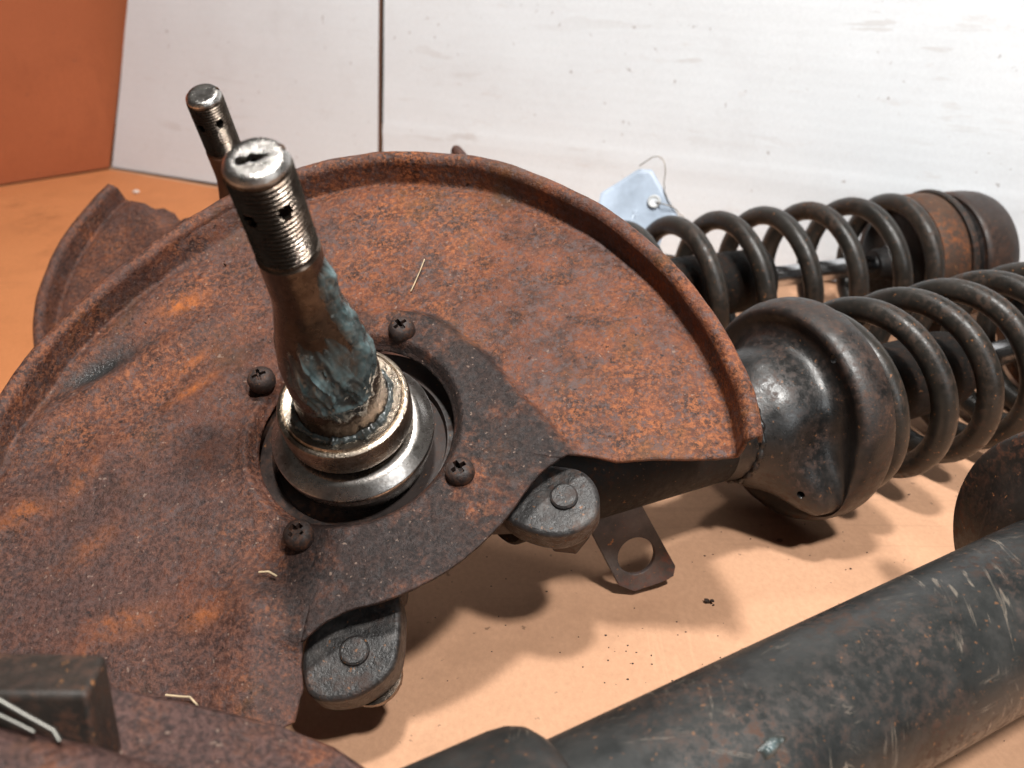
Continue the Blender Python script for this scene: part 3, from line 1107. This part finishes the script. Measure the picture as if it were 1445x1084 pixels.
def lug(parent, outline, pin, pin_r, nut_c, thick, nut_r, h0=-0.9, nut_h=(-2.2, -3.2), ring=False):
    o = build('mounting_lug', MB().prism(shp(HUB_F, rounded(outline), h0), -N_AX * thick), 'lug_iron', parent, 40, bevel=0.16)
    base = HUB_F + E1 * pin[0] + E2 * pin[1]
    pn = MB().lathe(base, N_AX, [(h0 - 0.1, pin_r + 0.06), (h0 + 0.01, pin_r + 0.05), (h0 + 0.015, pin_r), (h0 + 0.12, pin_r - 0.01), (h0 + 0.17, pin_r - 0.07), (h0 + 0.18, pin_r * 0.4)], 40)
    build('bolt', pn, 'lug_iron', o, 35)
    nb = HUB_F + E1 * nut_c[0] + E2 * nut_c[1]
    ws = MB().lathe(nb, N_AX, [(nut_h[0] + 0.12, nut_r * 0.9), (nut_h[0] + 0.10, nut_r * 1.08), (nut_h[0] - 0.08, nut_r * 1.1), (nut_h[0] - 0.12, nut_r * 0.9)], 40)
    build('washer', ws, 'thread' if ring else 'hub_iron', o, 35)
    nt = MB().lathe(nb, N_AX, [(nut_h[0] - 0.10, nut_r), (nut_h[1] + 0.1, nut_r), (nut_h[1], nut_r * 0.85)], 6)
    build('nut', nt, 'hub_iron', o, 25, bevel=0.05)
    return o


lug(front, [(6.95, -1.45), (7.5, -1.62), (7.9, -2.1), (8.02, -2.75), (7.86, -3.35), (7.3, -3.80), (6.65, -3.98), (5.9, -3.85), (4.9, -3.3), (4.3, -2.2), (5.3, -1.2), (6.2, -1.3)],
    (6.84, -2.62), 0.46, (6.84, -3.00), 1.15, 0.78, nut_h=(-2.10, -3.1))
lug(front, [(1.52, -5.0), (1.52, -7.5), (1.0, -8.15), (0.05, -8.62), (-1.1, -8.55), (-1.48, -7.8), (-1.5, -6.8), (-1.1, -5.6), (0.1, -5.0)],
    (0.15, -7.17), 0.46, (0.42, -7.55), 1.2, 0.86, nut_h=(-2.20, -2.85), ring=True)
# carrier arms behind the shield that bear the lugs
arm1 = MB().prism(shp(HUB_F, rounded([(2.0, 0.5), (6.0, -0.9), (6.4, -2.8), (4.8, -3.1), (1.0, -2.6)], it=1), -1.7), -N_AX * 0.9)
build('carrier_arm', arm1, 'hub_iron', front, 40, bevel=0.1)
arm2 = MB().prism(shp(HUB_F, rounded([(-1.8, -2.0), (1.8, -2.0), (1.3, -6.2), (-1.2, -6.2)], it=1), -1.7), -N_AX * 0.9)
build('carrier_arm', arm2, 'hub_iron', front, 40, bevel=0.1)
arm3 = MB().sweep([HUB_F - N_AX * 4.6 + E1 * 1.0, HUB_F - N_AX * 4.0 + E1 * 4.6, OF + DF * -14.0, OF + DF * -9.0], lambda u: 2.1 - 0.15 * u, 24)
build('knuckle_arm', arm3, 'shade_black', front, 60)


# bracket tab with the round hole, welded to the tube
def tab():
    P0 = np.array([3.9, 28.6, 4.0])
    tu, tv, tn = np.array([0.970, 0.243, 0]), np.array([0.065, -0.260, -0.963]), np.array([-0.234, 0.935, -0.268])
    outl = [(-0.72, 0.1), (-0.38, -0.24), (0.55, -0.22), (0.80, 0.05), (1.06, 0.57), (2.33, 3.22), (2.24, 3.62), (1.76, 3.80), (0.60, 3.99), (-0.02, 3.62), (-1.01, 1.32)]
    mb = MB().prism([P0 + tu * x + tv * y for x, y in outl], tn * 0.22)
    o = build('hose_bracket', mb, 'tabrust', front, 30)
    c = P0 + tu * 0.74 + tv * 2.53
    cut(o, [MB().lathe(c - tn * 1.0, tn, [(0, 0.75), (2, 0.75)], 48)], 30)
    md = o.modifiers.new('bev', 'BEVEL')
    md.width = 0.03 * U
    md.segments = 2
    md.limit_method = 'ANGLE'
    # upper leg bends back to the tube
    leg = MB().prism([P0 + tu * x + tv * y + tn * 0.1 for x, y in [(-0.55, -0.1), (0.62, -0.1), (0.45, -0.5), (-0.45, -0.5)]], tn * 1.6)
    build('bracket_leg', leg, 'hub_iron', o, 30)


M['tabrust'] = mat_dark_metal('rusty_bracket_steel', (0.040, 0.036, 0.036), (0.115, 0.088, 0.080), 0.95, rust=(0.20, 0.062, 0.034), rough=(0.36, 0.6), dust=0.2, grit=0.4)
tab()

# ------------------------------------------------------------------ rear assembly
rear = thing('strut_assembly', (-12.94, 47.13, 0), 'strut lying behind, its smaller spindle at left, its capped coil spring near the white wall', 'car part', 'used front suspension struts')
shield(rear, HUB_R, mirror=True, rot=42, extra0=14, nu=260)
sp2, SD2 = spindle(rear, HUB_R, rear=True)
spindle_rings(sp2, HUB_R, SD2)
kn = MB().lathe(HUB_R, N_AX, [(-3.6, 2.6), (-2.6, 3.2), (-1.5, 3.9), (-0.95, 3.9), (-0.85, 3.4), (-0.80, 3.05), (-1.1, 2.95), (-1.15, 2.3)], 48)
build('knuckle', kn, 'hub_iron', rear, 30)
DR = unit((0.954, 0.30, 0.0))
OR = np.array([14.07, 50.6, 4.02]) - DR * 10.2
strut(rear, OR, DR, -13.0, phase=-0.4, ext=2.3)
perch(rear, OR, DR)
arm3 = MB().sweep([HUB_R - N_AX * 2.4 + E1 * 1.0, HUB_R - N_AX * 2.2 + E1 * 3.0, OR + DR * -14.0, OR + DR * -9.0], lambda u: 2.2 - 0.1 * u, 20)
build('knuckle_arm', arm3, 'hub_iron', rear, 60)

# ------------------------------------------------------------------ third strut in the foreground
A3 = np.array([10.8, 18.76, 4.96])
D3 = unit((0.886, 0.463, 0.04))
third = thing('strut_assembly', (10.8, 18.76, 0), 'scratched black tube crossing the lower right corner, blurred rusty plate and block at lower left', 'car part', 'used front suspension struts')
tb = MB().lathe(A3, D3, [(-18, 2.2), (-17.9, 2.32), (9.5, 2.32), (9.6, 2.2)], 96)
build('strut_tube', tb, 'tube_paint', third, 30)
cl = MB().lathe(A3, D3, [(-17.6, 2.3), (-17.5, 3.05), (-17.2, 3.12), (-11.55, 3.05), (-11.15, 3.0), (-10.82, 2.86), (-10.62, 2.64), (-10.55, 2.3)], 96)
build('tube_collar', cl, 'tube_paint', third, 30)
fl = MB().lathe(A3, D3, [(6.6, 2.32), (6.75, 2.9), (7.2, 3.3), (7.6, 4.2), (7.75, 4.66), (7.95, 4.76), (8.3, 4.78), (8.45, 4.70), (8.45, 4.5), (8.1, 4.3), (7.9, 2.32)], 96, cap=(False, False))
build('spring_perch', fl, 'flange_paint', third, 50)
# grease blob on the tube
up3 = unit(np.array([0, 0, 1.0]) - D3 * D3[2])
side3 = np.cross(D3, up3)
gb = MB()
V, A = [], []
gc = A3 + D3 * -6.05
nl, na = 18, 28
for i in range(nl + 1):
    for j in range(na):
        q = 2 * math.pi * j / na
        u = i / nl
        ax = 0.42 * u * math.cos(q) * (1 + 0.25 * math.sin(3 * q + 1))
        an = R_(57) + 0.085 * u * math.sin(q) * (1 + 0.3 * math.sin(2 * q))
        hgt = 2.32 + 0.11 * (1 - u ** 2) * (1 + 0.8 * fbm(ax * 5, an * 12, 3)) - 0.012
        v = up3 * math.sin(an) - side3 * -math.cos(an)
        V.append(gc + D3 * ax + v * hgt)
        A.append(0.6 * (1 - u))
F = [(i * na + j, i * na + (j + 1) % na, (i + 1) * na + (j + 1) % na, (i + 1) * na + j) for i in range(nl) for j in range(na)]
gb.add(V, F)
gb.att = {'thick': A}
build('grease_blob', gb, 'grease', third, 80)

# near end: rusty plate with rolled edge, square block, bright clip
pl = MB()
edge = [(-15.0, 15.6, 9.6), (-12.0, 15.3, 9.0), (-9.03, 14.95, 8.44), (-7.15, 15.14, 7.75), (-5.42, 15.26, 6.90), (-4.18, 15.04, 6.49), (-3.11, 14.39, 6.33), (-2.4, 13.3, 6.25), (-2.2, 11.0, 6.2), (-3.0, 8.0, 6.6), (-15.0, 8.0, 9.2)]
pl.prism(edge[:], np.array([0.05, 0.12, -0.7]))
pl.att = {'dark_zone': [1.0] * len(pl.v), 'hub': [0.45] * len(pl.v)}
build('bracket_plate', pl, 'rust', third, 30, bevel=0.18)
lipb = MB().sweep([(-16, 12.45, 9.25), (-12.6, 12.3, 9.2), (-9.97, 12.04, 9.0), (-8.40, 11.91, 8.66), (-6.83, 11.72, 8.2), (-5.6, 11.60, 7.9), (-4.3, 11.4, 7.5), (-3.0, 10.8, 7.1), (-2.2, 9.6, 6.6)], 0.95, 24)
lipb.att = {'dark_zone': [1.0] * len(lipb.v), 'hub': [0.6] * len(lipb.v)}
build('plate_lip', lipb, 'rust', third, 60)
bx = MB().prism([(-13.5, 14.25, 10.25), (-8.37, 14.17, 10.18), (-8.20, 12.9, 10.35), (-13.5, 12.9, 10.4)], np.array([0.1, -0.5, -2.2]))
build('square_block', bx, 'flange_paint', third, 30, bevel=0.12)
wr = MB().sweep([(-11.5, 12.95, 11.05), (-9.893, 12.70, 10.50), (-9.3, 12.55, 10.18), (-8.75, 12.42, 9.90), (-8.62, 12.3, 9.75)], 0.06, 10)
wr.sweep([(-11.5, 12.8, 10.8), (-9.95, 12.55, 10.30), (-9.4, 12.45, 10.04), (-9.1, 12.38, 9.90)], 0.05, 10)
build('clip_wire', wr, 'clip', third, 80)
kb = MB().sweep([A3 + D3 * -17.5, np.array([-6.5, 9.6, 4.2]), np.array([-8.0, 10.2, 6.0]), np.array([-9, 11.5, 8.0])], lambda u: 2.6 - 0.9 * u, 20)
build('knuckle', kb, 'hub_iron', third, 60)
ft = MB().prism([(-9, 8, 0.05), (-4, 8, 0.05), (-4, 12, 0.05), (-9, 12, 0.05)], np.array([0.3, 0, 5.0]))
build('knuckle_foot', ft, 'hub_iron', third, 30, bevel=0.3)

# ------------------------------------------------------------------ tag on a wire
tg = thing('paper_tag', (7.7, 53.8, 0), 'pale blue tag with a round eyelet tied by thin wire to the rear spring', 'tag')
tp0 = np.array([7.721, 53.766, 7.966])
ta, tb_, tn_ = np.array([0.964, -0.268, 0]), np.array([0.094, 0.338, 0.936]), np.array([-0.251, -0.902, 0.351])
outl = [(-2.46, 0.15), (-0.45, 1.62), (-0.28, 1.69), (0.40, 1.71), (0.55, 1.58), (2.25, -0.80), (2.22, -0.95), (1.6, -1.9), (0.9, -4.4), (-3.0, -4.0)]
mb = MB()
V = []
# bowed card: grid over the outline's fan
cpt = np.array([-0.3, -0.9])
rings = 8
op = []
for i in range(len(outl)):
    a, b = np.array(outl[i]), np.array(outl[(i + 1) % len(outl)])
    for k in range(6):
        op.append(a + (b - a) * k / 6)
for j in range(rings + 1):
    for p in op:
        q = cpt + (p - cpt) * (j / rings) if j else cpt + (p - cpt) * 1e-3
        h = 0.10 * math.sin(q[0] * 1.1 + q[1] * 0.6) + 0.05 * fbm(q[0], q[1], 4)
        V.append(tp0 + ta * q[0] + tb_ * q[1] + tn_ * h)
n_ = len(op)
F = [(j * n_ + i, j * n_ + (i + 1) % n_, (j + 1) * n_ + (i + 1) % n_, (j + 1) * n_ + i) for j in range(rings) for i in range(n_)]
mb.add(V, F)
sheet = build('tag_sheet', mb, 'tag', tg, 60, solid=0.05)
ec = tp0 + ta * 0.80 + tb_ * -0.14 + tn_ * 0.16
ey = MB().lathe(ec, tn_, [(0.0, 0.22), (0.06, 0.24), (0.08, 0.34), (0.0, 0.40)], 28, cap=(False, False))
build('eyelet', ey, 'eyelet', sheet, 60)
hole = MB().lathe(ec, tn_, [(0.0, 0.0), (0.02, 0.23)], 20, cap=(False, False))
build('eyelet_hole', hole, 'white', sheet, 60)
tw = lambda x, y, h=0.25: tp0 + ta * x + tb_ * y + tn_ * h
w1 = [tw(0.80, -0.14, 0.1), tw(1.3, -0.25, 0.5), tw(1.85, -0.35, 0.4), tw(2.2, -0.55), tw(2.35, -0.75), tw(2.6, -0.85), tw(2.7, -1.1), tw(2.95, -1.3), tw(3.1, -1.7)]
build('wire', MB().sweep(w1, 0.035, 6), 'wire', tg, 80)
w2 = [tw(-0.3, 1.85), tw(-0.03, 2.07), tw(0.44, 2.43), (tw(0.8, 2.47)), tw(1.05, 2.30), tw(1.2, 2.0), tw(1.27, 1.6), tw(1.26, 1.0), tw(1.34, 0.5), tw(1.6, 0.0), tw(1.84, -0.3), tw(2.1, -0.5)]
build('wire', MB().sweep(w2, 0.03, 6), 'wire', tg, 80)


# ------------------------------------------------------------------ straws, grit
def straw(pts, r, label):
    o = build('straw_fragment', MB().sweep(pts, r, 6), 'straw', None, 80)
    tag(o, label, 'straw', 'loose straw bits on the shield')


def onsh(x, y, h):
    return HUB_F + E1 * x + E2 * y + N_AX * h


straw([onsh(2.38, 7.24, 0.16), onsh(2.2, 6.7, 0.12), onsh(1.98, 6.1, 0.10), onsh(1.86, 5.8, 0.09)], 0.022, 'long thin orange straw on the upper shield right of the spindle')
straw([onsh(-5.05, -8.38, 0.22), onsh(-4.6, -8.46, 0.24), onsh(-4.3, -8.5, 0.26), onsh(-4.0, -8.8, 0.2)], 0.035, 'pale bent straw lying on the shield just above the rusty plate')
straw([onsh(-2.62, -4.93, 0.42), onsh(-2.3, -4.95, 0.45), onsh(-2.05, -5.1, 0.40)], 0.035, 'short tan straw below the lower left screw')
straw([onsh(2.0, -3.9, 0.36), onsh(2.3, -4.15, 0.36), onsh(2.65, -4.4, 0.36)], 0.016, 'hair thin straw below the lower right screw')


def bits(name, mat, pts, label):
    mb = MB()
    for (x, y, z, r) in pts:
        V, F = [], []
        bm = bmesh.new()
        bmesh.ops.create_icosphere(bm, subdivisions=1, radius=r)
        bm.verts.ensure_lookup_table()
        sx, sy, sz = random.uniform(.7, 1.5), random.uniform(.6, 1.1), random.uniform(.4, .8)
        for v in bm.verts:
            j = random.uniform(0.75, 1.25)
            V.append((x + v.co.x * sx * j, y + v.co.y * sy * j, z + v.co.z * sz * j))
        F = [tuple(q.index for q in f.verts) for f in bm.faces]
        bm.free()
        mb.add(V, F)
    o = build(name, mb, mat, None, 20, flat=True)
    o['kind'] = 'stuff'
    o['label'] = label


def fz(x, y):
    return 0.10 * fbm(x * 0.09, y * 0.09, 2.0) - 0.16


gp = []
for k in range(150):
    x, y = random.uniform(-3, 24), random.uniform(19, 40)
    gp.append((x, y, fz(x, y) + 0.01, random.choice([0.02, 0.025, 0.03, 0.045])))
for k in range(26):
    x, y = random.gauss(4.6, 1.6), random.gauss(24.5, 0.9)
    gp.append((x, y, fz(x, y) + 0.01, random.choice([0.02, 0.03, 0.04])))
gp += [(7.5, 27.4, 0.0, 0.13), (7.7, 27.35, 0.02, 0.09), (-34.5, 71.0, 0.1, 0.22)]
bits('grit', 'grit', gp, 'dark grit scattered over the brown cardboard floor')
bits('pale_crumbs', 'crumb', [(-36.5, 80.3, 0.12, 0.35), (-34.2, 82.2, 0.12, 0.30)], 'two pale crumbs on the orange cardboard at left')
